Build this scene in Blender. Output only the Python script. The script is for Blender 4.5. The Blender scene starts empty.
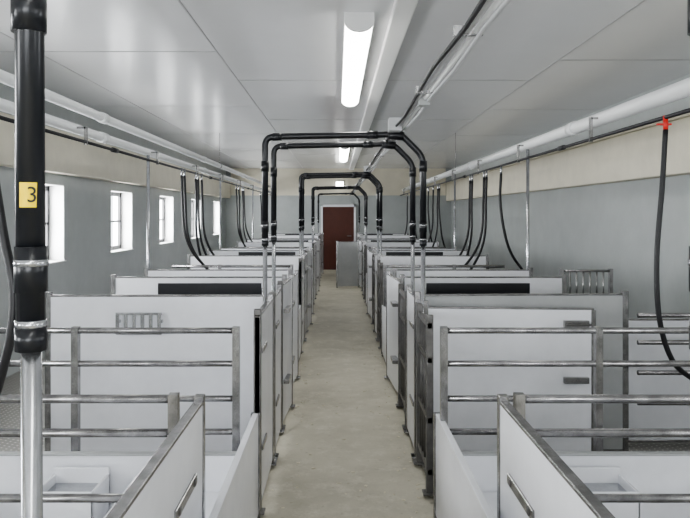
import bpy, math, random
from mathutils import Vector, Matrix
random.seed(4)
H=1.65; F=680.0
# ---------------------------------------------------------------- materials
def mat(name,col,rough=.5,metal=0,noise=0,scale=6,col2=None,bump=0,bscale=40,emit=0,spec=.5,stretch=None):
    m=bpy.data.materials.new(name); m.use_nodes=True
    nt=m.node_tree; b=nt.nodes['Principled BSDF']
    b.inputs['Base Color'].default_value=(*col,1); b.inputs['Roughness'].default_value=rough
    b.inputs['Metallic'].default_value=metal; b.inputs['Specular IOR Level'].default_value=spec
    tc=nt.nodes.new('ShaderNodeTexCoord')
    src=tc.outputs['Object']
    if stretch:
        mp=nt.nodes.new('ShaderNodeMapping'); mp.inputs['Scale'].default_value=stretch
        nt.links.new(src,mp.inputs[0]); src=mp.outputs[0]
    if noise or col2:
        n=nt.nodes.new('ShaderNodeTexNoise'); n.inputs['Scale'].default_value=scale; n.inputs['Detail'].default_value=6
        n.inputs['Roughness'].default_value=.65
        nt.links.new(src,n.inputs['Vector'])
        r=nt.nodes.new('ShaderNodeValToRGB'); r.color_ramp.elements[0].position=.35; r.color_ramp.elements[1].position=.68
        c2=col2 or tuple(c*(1-noise) for c in col)
        r.color_ramp.elements[0].color=(*c2,1); r.color_ramp.elements[1].color=(*col,1)
        nt.links.new(n.outputs['Fac'],r.inputs[0]); nt.links.new(r.outputs[0],b.inputs['Base Color'])
    if bump:
        n2=nt.nodes.new('ShaderNodeTexNoise'); n2.inputs['Scale'].default_value=bscale; n2.inputs['Detail'].default_value=4
        nt.links.new(src,n2.inputs['Vector'])
        bp=nt.nodes.new('ShaderNodeBump'); bp.inputs['Strength'].default_value=bump; bp.inputs['Distance'].default_value=.01
        nt.links.new(n2.outputs['Fac'],bp.inputs['Height']); nt.links.new(bp.outputs[0],b.inputs['Normal'])
    if emit:
        b.inputs['Emission Color'].default_value=(*(1,1,.96),1); b.inputs['Emission Strength'].default_value=emit
    return m
WHITE=mat('white_pvc_board',(.84,.85,.885),.22,0,.10,2.5)
GREYB=mat('grey_board',(.42,.43,.43),.45,0,.15,3)
STEEL=mat('galvanised_steel',(.42,.415,.415),.24,.85,.5,14)
DSTEEL=mat('dark_weathered_steel',(.20,.195,.19),.4,.7,.4,10)
BRIGHT=mat('bright_zinc',(.56,.57,.59),.22,.9,.3,9)
BLACK=mat('black_plastic',(.010,.011,.014),.3)
RUBBER=mat('black_rubber',(.010,.010,.012),.45)
PIPEW=mat('white_pipe',(.80,.81,.81),.3)
CONDUIT=mat('grey_conduit',(.5,.51,.52),.4)
CEIL=mat('ceiling_panel',(.78,.785,.80),.2,0,.04,1.2)
SEAM=mat('ceiling_seam',(.40,.40,.41),.5)
WALL=mat('painted_wall',(.43,.455,.45),.3,0,.14,1.6,bump=.12,bscale=25)
REVEAL=mat('white_reveal',(.85,.85,.84),.5)
BEIGE=mat('cream_plaster',(.74,.70,.58),.55,0,.12,2,bump=.2)
FRAME=mat('window_frame_dark',(.05,.05,.05),.5)
DOORM=mat('brown_door',(.11,.030,.018),.45,0,.2,3)
YEL=mat('yellow_label',(.95,.70,.005),.5)
RED=mat('red_valve',(.6,.03,.02),.4)
EMIT=mat('lamp_diffuser',(.9,.9,.88),.4,emit=15)
LAMPB=mat('lamp_housing',(.75,.75,.75),.4)
STRAW=mat('pale_straw',(.75,.70,.55),.7,0,.3,30)
FLOORM=mat('concrete_floor',(.55,.52,.425),.65,0,0,1.4,col2=(.40,.375,.30),bump=.3,bscale=30)
nt=FLOORM.node_tree; b=nt.nodes['Principled BSDF']; old=b.inputs['Base Color'].links[0].from_socket
tc=nt.nodes.new('ShaderNodeTexCoord'); n=nt.nodes.new('ShaderNodeTexNoise'); n.inputs['Scale'].default_value=6; n.inputs['Detail'].default_value=10; n.inputs['Roughness'].default_value=.8
nt.links.new(tc.outputs['Object'],n.inputs['Vector'])
r=nt.nodes.new('ShaderNodeValToRGB'); r.color_ramp.elements[0].position=.5; r.color_ramp.elements[1].position=.75
nt.links.new(n.outputs['Fac'],r.inputs[0])
mx=nt.nodes.new('ShaderNodeMixRGB'); mx.inputs[2].default_value=(.64,.61,.52,1)
nt.links.new(r.outputs[0],mx.inputs[0]); nt.links.new(old,mx.inputs[1])
n3=nt.nodes.new('ShaderNodeTexNoise'); n3.inputs['Scale'].default_value=22; n3.inputs['Detail'].default_value=5
nt.links.new(tc.outputs['Object'],n3.inputs['Vector'])
r3=nt.nodes.new('ShaderNodeValToRGB'); r3.color_ramp.elements[0].position=.62; r3.color_ramp.elements[1].position=.74; r3.color_ramp.elements[1].color=(.35,.35,.35,1)
nt.links.new(n3.outputs['Fac'],r3.inputs[0])
m3=nt.nodes.new('ShaderNodeMixRGB'); m3.inputs[2].default_value=(.20,.18,.13,1)
nt.links.new(r3.outputs[0],m3.inputs[0]); nt.links.new(mx.outputs[0],m3.inputs[1]); nt.links.new(m3.outputs[0],b.inputs['Base Color'])
SLAT=mat('slatted_floor_plastic',(.36,.37,.36),.55)
nt=SLAT.node_tree; b=nt.nodes['Principled BSDF']
tc=nt.nodes.new('ShaderNodeTexCoord'); br=nt.nodes.new('ShaderNodeTexBrick')
br.inputs['Scale'].default_value=10; br.inputs['Color1'].default_value=(.03,.03,.03,1); br.inputs['Color2'].default_value=(.04,.04,.04,1); br.inputs['Mortar'].default_value=(.42,.41,.38,1)
br.inputs['Mortar Size'].default_value=.06; br.inputs['Brick Width'].default_value=.9; br.inputs['Row Height'].default_value=.22
nt.links.new(tc.outputs['Object'],br.inputs['Vector']); nt.links.new(br.outputs['Color'],b.inputs['Base Color'])

# ---------------------------------------------------------------- builder
class B:
    def __init__(s): s.v=[];s.f=[];s.m=[];s.mats=[];s.sm=[]
    def mi(s,m):
        if m not in s.mats: s.mats.append(m)
        return s.mats.index(m)
    def box(s,a,b,m):
        x0,x1=sorted((a[0],b[0]));y0,y1=sorted((a[1],b[1]));z0,z1=sorted((a[2],b[2]))
        o=len(s.v)
        s.v+=[(x0,y0,z0),(x1,y0,z0),(x1,y1,z0),(x0,y1,z0),(x0,y0,z1),(x1,y0,z1),(x1,y1,z1),(x0,y1,z1)]
        for q in [(0,3,2,1),(4,5,6,7),(0,1,5,4),(1,2,6,5),(2,3,7,6),(3,0,4,7)]:
            s.f.append(tuple(o+i for i in q)); s.m.append(s.mi(m)); s.sm.append(False)
        return s
    def slab(s,p,q,t,z0,z1,m):
        p=Vector(p);q=Vector(q);d=(q-p).normalized();n=Vector((-d.y,d.x))*t/2
        c=[p-n,q-n,q+n,p+n];o=len(s.v)
        s.v+=[(k.x,k.y,z0) for k in c]+[(k.x,k.y,z1) for k in c]
        for f in [(0,3,2,1),(4,5,6,7),(0,1,5,4),(1,2,6,5),(2,3,7,6),(3,0,4,7)]:
            s.f.append(tuple(o+i for i in f)); s.m.append(s.mi(m)); s.sm.append(False)
        return s
    def tube(s,pts,r,m,n=12):
        pts=[Vector(p) for p in pts]; N=len(pts)
        t0=(pts[1]-pts[0]).normalized()
        u=t0.orthogonal().normalized(); o=len(s.v); mi=s.mi(m)
        for i,p in enumerate(pts):
            if i==0:t=t0
            elif i==N-1:t=(pts[-1]-pts[-2]).normalized()
            else:t=((pts[i+1]-p).normalized()+(p-pts[i-1]).normalized()).normalized()
            u=(u-t*u.dot(t)).normalized(); w=t.cross(u)
            for k in range(n):
                a=2*math.pi*k/n; s.v.append(tuple(p+(u*math.cos(a)+w*math.sin(a))*r))
        for i in range(N-1):
            for k in range(n):
                a=o+i*n+k;b2=o+i*n+(k+1)%n
                s.f.append((a,b2,b2+n,a+n)); s.m.append(mi); s.sm.append(True)
        s.f.append(tuple(o+k for k in range(n))[::-1]); s.m.append(mi); s.sm.append(False)
        s.f.append(tuple(o+(N-1)*n+k for k in range(n))); s.m.append(mi); s.sm.append(False)
        return s
    def obj(s,name,bevel=0):
        me=bpy.data.meshes.new(name); me.from_pydata(s.v,[],s.f)
        for m in s.mats: me.materials.append(m)
        me.polygons.foreach_set('material_index',s.m); me.polygons.foreach_set('use_smooth',s.sm); me.update()
        ob=bpy.data.objects.new(name,me); bpy.context.scene.collection.objects.link(ob)
        if bevel:
            md=ob.modifiers.new('bevel','BEVEL'); md.width=bevel; md.segments=2; md.limit_method='ANGLE'
        return ob
def rnd(pts,r,n=6):
    pts=[Vector(p) for p in pts]; out=[pts[0]]
    for i in range(1,len(pts)-1):
        p=pts[i];a=(pts[i-1]-p);b=(pts[i+1]-p);k=min(r,a.length*.45,b.length*.45)
        A=p+a.normalized()*k;C=p+b.normalized()*k
        for j in range(n+1):
            t=j/n; out.append(A*(1-t)**2+p*2*t*(1-t)+C*t*t)
    out.append(pts[-1]); return out
def cat(P,n=8):
    P=[Vector(p) for p in P]; P=[P[0]*2-P[1]]+P+[P[-1]*2-P[-2]]; out=[]
    for i in range(1,len(P)-2):
        for j in range(n):
            t=j/n;a,b,c,d=P[i-1:i+3]
            out.append(.5*((2*b)+(c-a)*t+(2*a-5*b+4*c-d)*t*t+(3*b-a-3*c+d)*t**3))
    out.append(P[-2]); return out

XL,XR=-3.3,3.4; YB,YF=-4.0,20.2; ZC=3.0
EL,ER=-.434,.54; OL,OR=-1.92,1.95
# ---------------------------------------------------------------- shell
B().box((XL-.3,YB-.3,-.15),(XR+.3,YF+.3,0),FLOORM).obj('floor')
B().box((XL-.3,YB-.3,ZC),(XR+.3,YF+.3,ZC+.15),CEIL).obj('ceiling')
tr=B()
for x in (-2.5,-1.0,1.94): tr.box((x-.006,YB,ZC-.004),(x+.006,YF,ZC),SEAM)
for i,y in enumerate([y*2.85-2.9 for y in range(9)]):
    tr.box((XL,y-.007,ZC-.004),(-1.0,y+.007,ZC),SEAM)
    tr.box((-1.0,y+1.2,ZC-.004),(1.94,y+1.214,ZC),SEAM)
    tr.box((1.94,y+.3,ZC-.004),(XR,y+.314,ZC),SEAM)
tr.obj('trim_1')
WZ0,WZ1=1.08,2.0
def wall(side,X,wins,name):
    s=-1 if side=='l' else 1; a,b=X,X+s*.3
    w=B(); y=YB-.3
    for (p,q) in wins:
        w.box((a,y,0),(b,p,ZC),WALL); w.box((a,p,0),(b,q,WZ0),WALL); w.box((a,p,WZ1),(b,q,ZC),WALL)
        y=q
    w.box((a,y,0),(b,YF+.3,ZC),WALL); w.obj(name)
LW=[(-3.6,-2.55),(-.9,.15),(1.8,2.85),(4.5,5.55),(7.2,8.22),(9.92,10.95),(12.65,13.7),(15.4,16.45),(18.1,19.15)]  # first four are out of view, carrying the row on to add daylight
RW_ADDED=[(-3.2,-2.1),(-.9,.2),(1.6,2.7)]  # unseen right-wall windows, added to bring more light in near the camera
wall('l',XL,LW,'wall_left'); wall('r',XR,RW_ADDED,'wall_right')
B().box((XL-.3,YF,0),(XR+.3,YF+.3,ZC),WALL).obj('wall_far')
wb=B(); wb.box((XL,YB-.3,0),(-1.6,YB,ZC),WALL).box((1.7,YB-.3,0),(XR,YB,ZC),WALL).box((-1.6,YB-.3,0),(1.7,YB,.9),WALL).box((-1.6,YB-.3,2.5),(1.7,YB,ZC),WALL)
wb.obj('wall_back')
def window(i,side,X,p,q):
    s=-1 if side=='l' else 1
    w=B(); t=.012; g=X+s*.17
    w.box((X+s*-.002,p,WZ0),(X+s*.3,p+t,WZ1),REVEAL).box((X+s*-.002,q-t,WZ0),(X+s*.3,q,WZ1),REVEAL)
    w.box((X+s*-.03,p,WZ0),(X+s*.3,q,WZ0+t),REVEAL).box((X+s*-.002,p,WZ1-t),(X+s*.3,q,WZ1),REVEAL)
    f=.06
    for (ya,yb,za,zb) in [(p+t,p+t+f,WZ0+t,WZ1-t),(q-t-f,q-t,WZ0+t,WZ1-t),(p+t,q-t,WZ0+t,WZ0+t+f),(p+t,q-t,WZ1-t-f,WZ1-t),
        ((p+q)/2-.015,(p+q)/2+.015,WZ0,WZ1),(p+t,q-t,1.52,1.55)]:
        w.box((g,ya,za),(g+s*.04,yb,zb),FRAME)
    w.obj('window_%d'%i)
    L=bpy.data.lights.new('daylight','AREA'); L.shape='RECTANGLE'; L.size=q-p+.3; L.size_y=1.2; L.energy=(165 if p>4 else 125) if side=='l' else 35; L.color=(.97,.985,1)
    o=bpy.data.objects.new('window_daylight',L); o.location=(X+s*.42,(p+q)/2,1.55)
    o.rotation_euler=(math.radians(90),0,math.radians(-90 if s<0 else 90))
    bpy.context.scene.collection.objects.link(o)
k=1
for p,q in LW: window(k,'l',XL,p,q); k+=1
for p,q in RW_ADDED: window(k,'r',XR,p,q); k+=1
w=B()
for x in (-1.6,-.55,.55,1.65): w.box((x,YB-.15,.9),(x+.05,YB-.1,2.5),FRAME)
w.box((-1.6,YB-.15,.9),(1.7,YB-.1,.95),FRAME).box((-1.6,YB-.15,2.45),(1.7,YB-.1,2.5),FRAME); w.obj('window_%d'%k)  # unseen back window, added to light the pens from behind the camera
L=bpy.data.lights.new('daylight','AREA'); L.shape='RECTANGLE'; L.size=3.4; L.size_y=1.8; L.energy=180; L.color=(.96,.98,1)  # area light shining through the added back window
o=bpy.data.objects.new('window_daylight',L); o.location=(0,YB-.45,1.7); o.rotation_euler=(math.radians(90),0,0); bpy.context.scene.collection.objects.link(o)
B().box((XR-.16,YB,2.03),(XR,YF,2.55),BEIGE).box((XR-.2,YB,2.55),(XR,YF,2.6),BEIGE).obj('trim_2',.01)
B().box((XL,YB,2.12),(XL+.14,YF,2.55),BEIGE).box((XL,YB,2.55),(XL+.18,YF,2.6),BEIGE).obj('trim_3',.01)
B().box((XL+.15,YF-.06,2.2),(XR-.18,YF,3.0),BEIGE).obj('trim_4')
B().box((.36,YB,ZC-.05),(.50,YF-.07,ZC),REVEAL).obj('trim_5',.01)
# door
d=B(); dx0,dx1=-.42,.5
d.box((dx0,YF-.05,0),(dx1,YF-.005,1.86),DOORM)
for a,b2 in [((dx0-.06,YF-.08,0),(dx0,YF-.005,1.93)),((dx1,YF-.08,0),(dx1+.06,YF-.005,1.93)),((dx0-.06,YF-.08,1.86),(dx1+.06,YF-.005,1.93))]: d.box(a,b2,WHITE)
d.box((dx0+.12,YF-.06,1.0),(dx1-.12,YF-.05,1.7),DOORM).box((dx0+.12,YF-.06,.2),(dx1-.12,YF-.05,.85),DOORM)
d.tube([(dx1-.08,YF-.05,1.0),(dx1-.08,YF-.11,1.0),(dx1-.2,YF-.11,1.0)],.012,BRIGHT); d.obj('door_1',.004)
B().box((XL,-.5,0),(EL-.02,YF-1.2,.02),SLAT).obj('slatted_floor'); B().box((ER+.02,-.5,0),(XR,YF-1.2,.02),SLAT).obj('slatted_floor')
# ---------------------------------------------------------------- lamps
def lamp(y0,y1):
    l=B(); l.box((.05,y0,ZC-.06),(.25,y1,ZC),LAMPB)
    n=10; o=len(l.v); mi=l.mi(EMIT)
    for y in (y0+.035,y1-.035):
        for i in range(n+1):
            a=math.pi*i/n; l.v.append((.15-.095*math.cos(a),y,ZC-.055-.065*math.sin(a)))
    for i in range(n): l.f.append((o+i,o+i+1,o+n+2+i,o+n+1+i)); l.m.append(mi); l.sm.append(True)
    l.f.append(tuple(range(o,o+n+1))); l.m.append(mi); l.sm.append(False)
    l.f.append(tuple(range(o+n+1,o+2*n+2))[::-1]); l.m.append(mi); l.sm.append(False)
    o=len(l.v); mi=l.mi(LAMPB)
    for ya,yb in ((y0+.001,y0+.034),(y1-.034,y1-.001)):
        o=len(l.v)
        for y in (ya,yb):
            for i in range(n+1):
                a=math.pi*i/n; l.v.append((.15-.099*math.cos(a),y,ZC-.059-.068*math.sin(a)))
        for i in range(n): l.f.append((o+i,o+i+1,o+n+2+i,o+n+1+i)); l.m.append(mi); l.sm.append(True)
        l.f.append(tuple(range(o,o+n+1))); l.m.append(mi); l.sm.append(False)
        l.f.append(tuple(range(o+n+1,o+2*n+2))[::-1]); l.m.append(mi); l.sm.append(False)
    l.obj('ceiling_lamp')
lamp(4.55,7.8); lamp(12.9,16.2); lamp(-2.8,0.4)  # last lamp is unseen, added behind the camera for extra light
l=B().box((-.04,YF-.14,2.42),(.2,YF-.06,2.62),LAMPB).box((-.03,YF-.17,2.43),(.19,YF-.14,2.6),EMIT); l.obj('wall_lamp',.01)
# ---------------------------------------------------------------- pipe loops
def loop(Y,label=None,lean=0):
    b=B(); xl,xr=-.476,.57; zt=2.16; r=.0215
    b.tube(rnd([(xl+lean*.3,Y,1.45),(xl,Y,zt),(.30,Y,zt+.015),(.42,Y,zt+.02),(xr,Y,2.03),(xr,Y,1.45)],.06),r,BLACK,14)
    for x in (xl,xr):
        dx=lean if x<0 else 0
        b.tube([(x+dx,Y,0),(x+dx*.3,Y,1.5)],.0155,BRIGHT,14)
        b.tube([(x+dx*.3,Y,1.44),(x+dx*.3,Y,1.475)],.024,BLACK,14); b.tube([(x+dx*.3,Y,1.475),(x+dx*.3,Y,1.487)],.0235,BRIGHT,14)
        b.tube([(x+dx*.3,Y,1.53),(x+dx*.3,Y,1.60)],.0245,BLACK,14); b.tube([(x+dx*.3,Y,1.57),(x+dx*.3,Y,1.58)],.0255,BRIGHT,14)
        b.tube([(x,Y,1.93),(x,Y,2.0)],.026,BLACK,14)
        b.box((x-.04+dx,Y-.04,0),(x+.04+dx,Y+.04,.01),STEEL)
    b.tube([(xl+.05,Y,zt),(xl+.11,Y,zt)],.026,BLACK,14)
    b.tube([(.2,Y,zt+.013),(.27,Y,zt+.013)],.026,BLACK,14)
    b.tube([(.34,Y,zt+.015),(.44,Y,zt+.005)],.03,BLACK,14)
    ob=b.obj('overhead_pipe_loop')
    if label:
        t=B(); n=12;mi=t.mi(YEL)
        for z in (1.660,1.698):
            for i in range(n+1):
                a=math.radians(-100+100*i/n); t.v.append((xl+.023*math.cos(a),Y+.023*math.sin(a),z))
        for i in range(n): t.f.append((i,i+1,n+2+i,n+1+i)); t.m.append(mi); t.sm.append(True)
        lo=t.obj('number_label'); lo.parent=ob
        cu=bpy.data.curves.new('number','FONT'); cu.body=label; cu.size=.034; cu.extrude=.0004; cu.align_x='CENTER'
        a=math.radians(-55)
        co=bpy.data.objects.new('number_text',cu); co.location=(xl+.0238*math.cos(a),Y+.0238*math.sin(a),1.668); co.rotation_euler=(math.radians(90),0,math.radians(35))
        co.data.materials.append(BLACK); bpy.context.scene.collection.objects.link(co); co.parent=ob
loop(1.05,'3',.012)
for Y in (4.5,5.12,8.85,9.45,13.15,13.75,17.4): loop(Y)
b=B(); zt=2.16
b.tube([(.40,YB,zt+.058),(.40,YF-.07,zt+.058)],.012,CONDUIT,10)
b.tube([(.43,YB,zt+.055),(.43,YF-.07,zt+.055)],.011,PIPEW,10)
for off in (.372,.445):
    b.tube([(off,YB,zt+.055)]+[(off+random.uniform(-.012,.012),y*.6-3.4,zt+.05+random.uniform(-.014,.006)) for y in range(39)]+[(off,YF-.07,zt+.055)],.008,RUBBER if off<.4 else CONDUIT,8)
for y in [.5,1.05,2.1,3.1,4.5,5.12,6.5,7.7,8.85,9.45,11.5,13.15,13.75,17.4]:
    b.box((.36,y-.006,zt+.04),(.45,y+.006,zt+.072),STEEL)
b.box((.33,4.3,zt+.02),(.41,4.42,zt+.1),CONDUIT).box((.40,3.3,zt+.02),(.45,3.38,zt+.07),GREYB).box((.34,8.6,zt+.03),(.41,8.7,zt+.1),CONDUIT)
b.obj('cable_conduit')
# ---------------------------------------------------------------- supply pipes
def straight(name,x,z,r,m,ys=(2.6,11.2)):
    b=B(); b.tube([(x,YB+.01,z),(x,YF-.08,z)],r,m,16)
    for y in ys:
        b.tube([(x,y+.1,z),(x,y+.1,ZC-.001)],.004,STEEL,8); b.tube([(x,y+.085,z),(x,y+.115,z)],r+.004,STEEL,16)
    for y in (1.2,5.6,9.9,14.1): b.tube([(x,y,z),(x,y+.12,z)],r+.008,m,16)
    b.obj(name)
straight('supply_pipe',1.97,H+.71,.05,PIPEW)
straight('supply_pipe',-1.95,H+.80,.036,PIPEW)
straight('supply_pipe',-1.95,H+.635,.036,PIPEW,ys=())
straight('water_pipe',1.87,H+.55,.012,RUBBER,ys=())
straight('water_pipe',-1.85,H+.53,.012,RUBBER,ys=())
b=B()
for x,za,zb in ((1.87,H+.53,H+.71),(-1.85,H+.51,H+.64)):
    for y in range(-3,20,2):
        b.box((x-.012,y,za),(x+.012,y+.015,zb),STEEL); b.box((min(x,x*1.05),y,zb-.012),(max(x,x*1.05),y+.015,zb+.003),STEEL)
b.obj('pipe_brackets')
for x in (-1.93,1.95):
    for y in (6.95,11.25,15.6):
        b=B().tube([(x,y,0.02),(x,y,H+ (.6 if x<0 else .66))],.016,BRIGHT,12).box((x-.05,y-.05,0.02),(x+.05,y+.05,.03),STEEL); b.obj('support_pole')
def hose(x,y,s,bow,zend,valve=False,r=.016,zp=H+.54):
    b=B()
    b.tube([(x,y,zp+.01),(x,y,zp-.1)],.013,RED if valve else BRIGHT,10)
    b.tube(cat([(x,y,zp-.08),(x-s*.01,y,zp-.4),(x+s*bow*.3,y,zp-.75),(x+s*bow,y+.05,(zend+zp-.8)/2),(x+s*bow*2.2,y+.15,zend),(x+s*bow*3.0,y+.25,zend-.1)],7),r,RUBBER,10)
    b.obj('water_hose')
for y,bw in ((8.1,-.12),(8.25,-.10),(8.9,-.03),(9.05,-.06),(9.3,-.09),(12.5,-.08),(12.8,-.05),(13.3,-.05),(13.5,-.1),(16.5,-.05),(17.2,-.05)):
    hose(-1.85,y,-1,bw,1.0)
for y,bw in ((7.75,.13),(8.5,-.06),(8.65,-.09),(9.4,-.03),(9.55,-.07),(12.4,.06),(12.6,-.04),(13.2,-.06),(13.9,.05),(16.6,.05),(18,-.04)):
    hose(1.87,y,1,bw,1.0)
b=B().tube([(1.87,3.87,2.21),(1.87,3.87,2.12)],.014,RED,10).box((1.82,3.86,2.155),(1.90,3.88,2.165),RED)
b.tube(cat([(1.87,3.87,2.13),(1.85,3.87,1.8),(1.82,3.87,1.4),(1.84,3.88,1.05),(1.93,3.9,.8),(2.1,3.95,.66),(2.2,4,.5)]),.015,RUBBER,12); b.obj('water_hose')
b=B().tube(cat([(-.62,1.15,2.0),(-.57,1.12,1.75),(-.54,1.1,1.62),(-.518,1.09,1.52),(-.535,1.1,1.42),(-.60,1.15,1.30),(-.72,1.2,1.2)]),.0075,RUBBER,10)
b.tube([(-.62,1.15,1.98),(-.62,1.15,2.2)],.01,BRIGHT,10).tube(rnd([(-.62,1.15,2.19),(-.55,1.1,2.2),(-.476,1.05,2.16)],.03),.01,RUBBER,10); b.obj('water_hose')
# ---------------------------------------------------------------- pens
def post(b,x,y,z,m=STEEL,w=.02): b.box((x-w,y-w,.02),(x+w,y+w,z),m); b.box((x-w*2,y-w*2,.02),(x+w*2,y+w*2,.028),m)
def cross(xa,xb,y,z1,m=WHITE,rack=False,name='pen_divider',dy=0):
    b=B(); z0=.06
    b.slab((xa,y),(xb,y+dy),.03,z0,z1,m)
    b.slab((xa,y),(xb,y+dy),.036,z1,z1+.012,STEEL); b.slab((xa,y),(xb,y+dy),.036,z0-.02,z0,STEEL)
    post(b,xa,y,z1+.03); post(b,xb,y+dy,z1+.03)
    s=1 if xb>xa else -1
    if rack:
        xr=xa+s*.72; b.box((xr,y-.06,.985),(xr+s*.30,y-.045,1.0),BRIGHT).box((xr,y-.06,.855),(xr+s*.30,y-.045,.87),BRIGHT)
        for i in range(6): b.box((xr+s*(.005+.055*i),y-.056,.86),(xr+s*(.03+.055*i),y-.048,1.0),BRIGHT)
        b.box((xr,y-.05,.93),(xr+s*.02,y-.01,.95),BRIGHT).box((xr+s*.28,y-.05,.93),(xr+s*.3,y-.01,.95),BRIGHT)
    return b.obj(name,.003)
def front(x,ya,yb,z1,name='pen_front_panel',m=WHITE,xb=None):
    xb=x if xb is None else xb
    b=B(); z0=.05
    b.slab((x,ya),(xb,yb),.03,z0,z1,m)
    if z1>.7:
        b.slab((x,ya),(xb,yb),.036,z1,z1+.012,STEEL)
        post(b,x,ya+.02,z1+.04,DSTEEL); post(b,xb,yb-.02,z1+.04,STEEL)
        for zz in (z1-.2,.35): b.box((min(x,xb)-.024,ya+.08,zz-.015),(max(x,xb)+.024,ya+.3,zz+.015),STEEL)
    else:
        b.slab((x,ya),(xb,yb),.034,z0-.03,z0,STEEL)
        b.box((x-.025,ya,.02),(x+.025,ya+.03,z1),STEEL); b.box((x-.025,yb-.03,.02),(x+.025,yb,z1),STEEL)
    return b.obj(name,.003)
def railing(xa,xb,y,zs,posts,name='crate_railing'):
    b=B()
    for z in zs: b.tube([(xa,y,z),(xb,y,z)],.016,STEEL,10)
    for p in posts: post(b,p,y+.0,zs[0]+.02,STEEL,.018)
    return b.obj(name)
def bargate(x,ya,yb,z1):
    b=B(); post(b,x,ya+.02,z1+.06,DSTEEL); post(b,x,yb-.02,z1+.06,DSTEEL)
    for z in (.15,.45,.8,z1): b.box((x-.012,ya,z-.015),(x+.012,yb,z+.015),DSTEEL)
    n=5
    for i in range(1,n): 
        y=ya+(yb-ya)*i/n; b.tube([(x,y,.15),(x,y,z1)],.009,DSTEEL,8)
    b.obj('crate_gate')
for s,E,O in ((-1,EL,OL),(1,ER,OR)):
    W=XL if s<0 else XR
    for k in range(-1,4):
        Y=4.5+4.3*k
        if k>=0:
            if k==0 and s>0:
                cross(E,O,Y+.06,1.1,GREYB,dy=.05)
                g=B(); g.slab((E+.03,Y-.02),(1.66,Y-.1),.03,.1,1.03,WHITE); g.slab((E+.03,Y-.02),(1.66,Y-.1),.036,1.03,1.042,STEEL)
                g.box((1.46,Y-.14,.92),(1.62,Y-.11,.965),STEEL).box((1.46,Y-.14,.56),(1.62,Y-.11,.60),STEEL)
                g.tube([(1.47,Y-.145,.94),(1.63,Y-.145,.94)],.008,DSTEEL,8)
                g.box((E+.03,Y-.04,.02),(E+.06,Y+.0,1.08),STEEL); g.box((1.64,Y-.12,.02),(1.67,Y-.08,1.03),STEEL); g.obj('pen_gate',.003)
                railing(O+.04,W-.04,Y,(.98,.8,.6,.4),(2.6,)); cross(O+.06,W-.06,Y+.3,.9,WHITE)
            else:
                cross(E,O,Y+.03,1.1,WHITE,rack=(s<0 and k==0))
            if Y+1.4<19: cross(E+s*.02,O,Y+1.35,1.1)
            if Y+2.5<19: cross(E+s*.04,O,Y+2.35,1.08)
            if Y+1.2<19:
                b=B(); b.slab((E+s*.15,Y+.95),(E+s*.95,Y+.95),.34,1.0 if k==0 else .9,1.04 if k==0 else .93,BLACK)
                for q in (.2,.9): b.box((E+s*q-.015,Y+.8,.02),(E+s*q+.015,Y+.83,1.0),STEEL); b.box((E+s*q-.015,Y+1.08,.02),(E+s*q+.015,Y+1.11,1.0),STEEL)
                b.slab((E+s*.15,Y+.76),(E+s*.95,Y+.76),.012,.98,1.115,BLACK)
                b.obj('piglet_nest_cover')
            if Y+1.1<19:
                front(E,Y+.06,Y+.62,1.08)
                if s<0: front(E,Y+.68,Y+1.28,1.1,xb=E+.04)
                else: bargate(E,Y+.68,Y+1.3,1.0)
            if Y+2.4<19: front(E+s*.03,Y+1.38,Y+2.3,1.05,xb=E-s*.03)
        if Y+3.4<19:
            y0=Y+2.0 if k<0 else Y+2.38
            front(E,y0,Y+3.44,.59)
            if s<0: front(E,Y+3.5,Y+4.26,1.09)
            else: bargate(E,Y+3.75,Y+4.28,1.0)
            px=E+s*.085 if s<0 else E+.01
            xe=W-.02 if (s>0 and k<0) else O-s*.03
            railing(px,xe,Y+3.3,(1.05,.88,.70,.53),(px,s*1.345))
            b=B(); b.slab((E+s*.03,Y+3.05),(O,Y+3.05),.03,.04,.5,WHITE); b.slab((E+s*.03,Y+3.05),(O,Y+3.05),.04,.5,.51,GREYB)
            b.slab((O-s*.03,Y+2.42),(O-s*.03,Y+3.03),.03,.04,.5,WHITE); b.slab((E+s*.5,Y+2.42),(E+s*.5,Y+3.03),.025,.04,.42,WHITE)
            b.box((E+s*.03,Y+2.42,.3),(E+s*.48,Y+3.03,.33),WHITE)
            b.obj('piglet_creep_box',.003)
            if k<0:
                fx=s*1.2; b=B(); ya,yb=Y+2.78,Y+3.0
                b.box((fx-.13,ya,.02),(fx+.13,ya+.012,.43),WHITE).box((fx-.13,yb-.012,.02),(fx+.13,yb,.46),WHITE)
                b.box((fx-.13,ya,.02),(fx-.118,yb,.43),WHITE).box((fx+.118,ya,.02),(fx+.13,yb,.43),WHITE).box((fx-.12,ya+.01,.38),(fx+.12,yb-.01,.39),BRIGHT)
                b.obj('feed_trough',.004)
            x2=-.6 if s<0 else .67
            railing(x2,xe,Y+2.3,(.97,.845,.605,.4),(x2,s*1.9))
    x=-.505 if s<0 else .61
    g=B(); g.slab((x,.5),(x,2.49),.028,.12,.955,WHITE); g.slab((x,.5),(x,2.49),.034,.955,.968,STEEL)
    post(g,x,2.5,.985,STEEL,.018); post(g,x,.5,.985,STEEL,.018)
    i=-s
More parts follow.
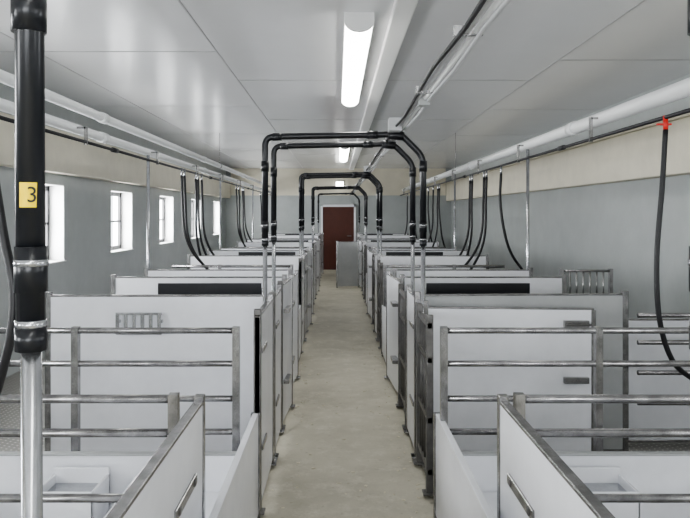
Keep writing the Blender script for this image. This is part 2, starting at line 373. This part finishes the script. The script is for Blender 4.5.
    for yy in (2.05,1.2): g.slab((x+i*.018,yy),(x+i*.018,yy+.3),.01,.72,.755,STEEL); g.slab((x+i*.024,yy+.03),(x+i*.024,yy+.05),.006,.725,.75,DSTEEL); g.slab((x+i*.024,yy+.25),(x+i*.024,yy+.27),.006,.725,.75,DSTEEL)
    g.obj('pen_gate',.003)
b=B(); 
for z in (.86,1.14): b.tube([(2.02,6.1,z),(2.45,6.1,z)],.012,STEEL,8)
for i in range(8): b.tube([(2.03+.06*i,6.1,.86),(2.03+.06*i,6.1,1.14)],.008,STEEL,8)
b.box((2.0,6.08,.02),(2.03,6.12,1.16),STEEL).box((2.44,6.08,.02),(2.47,6.12,1.16),STEEL); b.obj('bar_grill')
g=B(); g.slab((.0,15.2),(.49,15.3),.03,.03,1.02,GREYB); g.slab((.0,15.2),(.49,15.3),.036,1.02,1.035,STEEL); g.box((.47,15.28,0),(.505,15.32,1.08),STEEL).box((-.02,15.18,0),(.02,15.22,1.05),STEEL)
g.obj('aisle_gate',.003)
b=B()
for i in range(220):
    x=random.uniform(EL+.05,ER-.05); y=random.uniform(2.5,12); a=random.uniform(0,3.14)
    if random.random()<.6: x=(EL+.04+abs(random.gauss(0,.08))) if random.random()<.5 else (ER-.04-abs(random.gauss(0,.08)))
    l=random.uniform(.006,.03); b.slab((x,y),(x+l*math.cos(a),y+l*math.sin(a)),random.uniform(.004,.014),.0005,.004,STRAW)
b.obj('straw_litter')
# ---------------------------------------------------------------- world / camera
w=bpy.data.worlds.new('World'); bpy.context.scene.world=w; w.use_nodes=True
w.node_tree.nodes['Background'].inputs[0].default_value=(.9,.95,1,1); w.node_tree.nodes['Background'].inputs[1].default_value=4
try: bpy.context.scene.view_settings.look='AgX - Medium High Contrast'
except Exception as e: print(e)
bpy.context.scene.view_settings.exposure=-.1
cam=bpy.data.cameras.new('Camera'); co=bpy.data.objects.new('Camera',cam); bpy.context.scene.collection.objects.link(co)
co.location=(0,0,H); co.rotation_euler=(math.radians(90),0,0)
cam.sensor_width=36; cam.lens=F/690*36; cam.shift_x=8/690; cam.shift_y=-45/690; cam.clip_start=.05
bpy.context.scene.camera=co
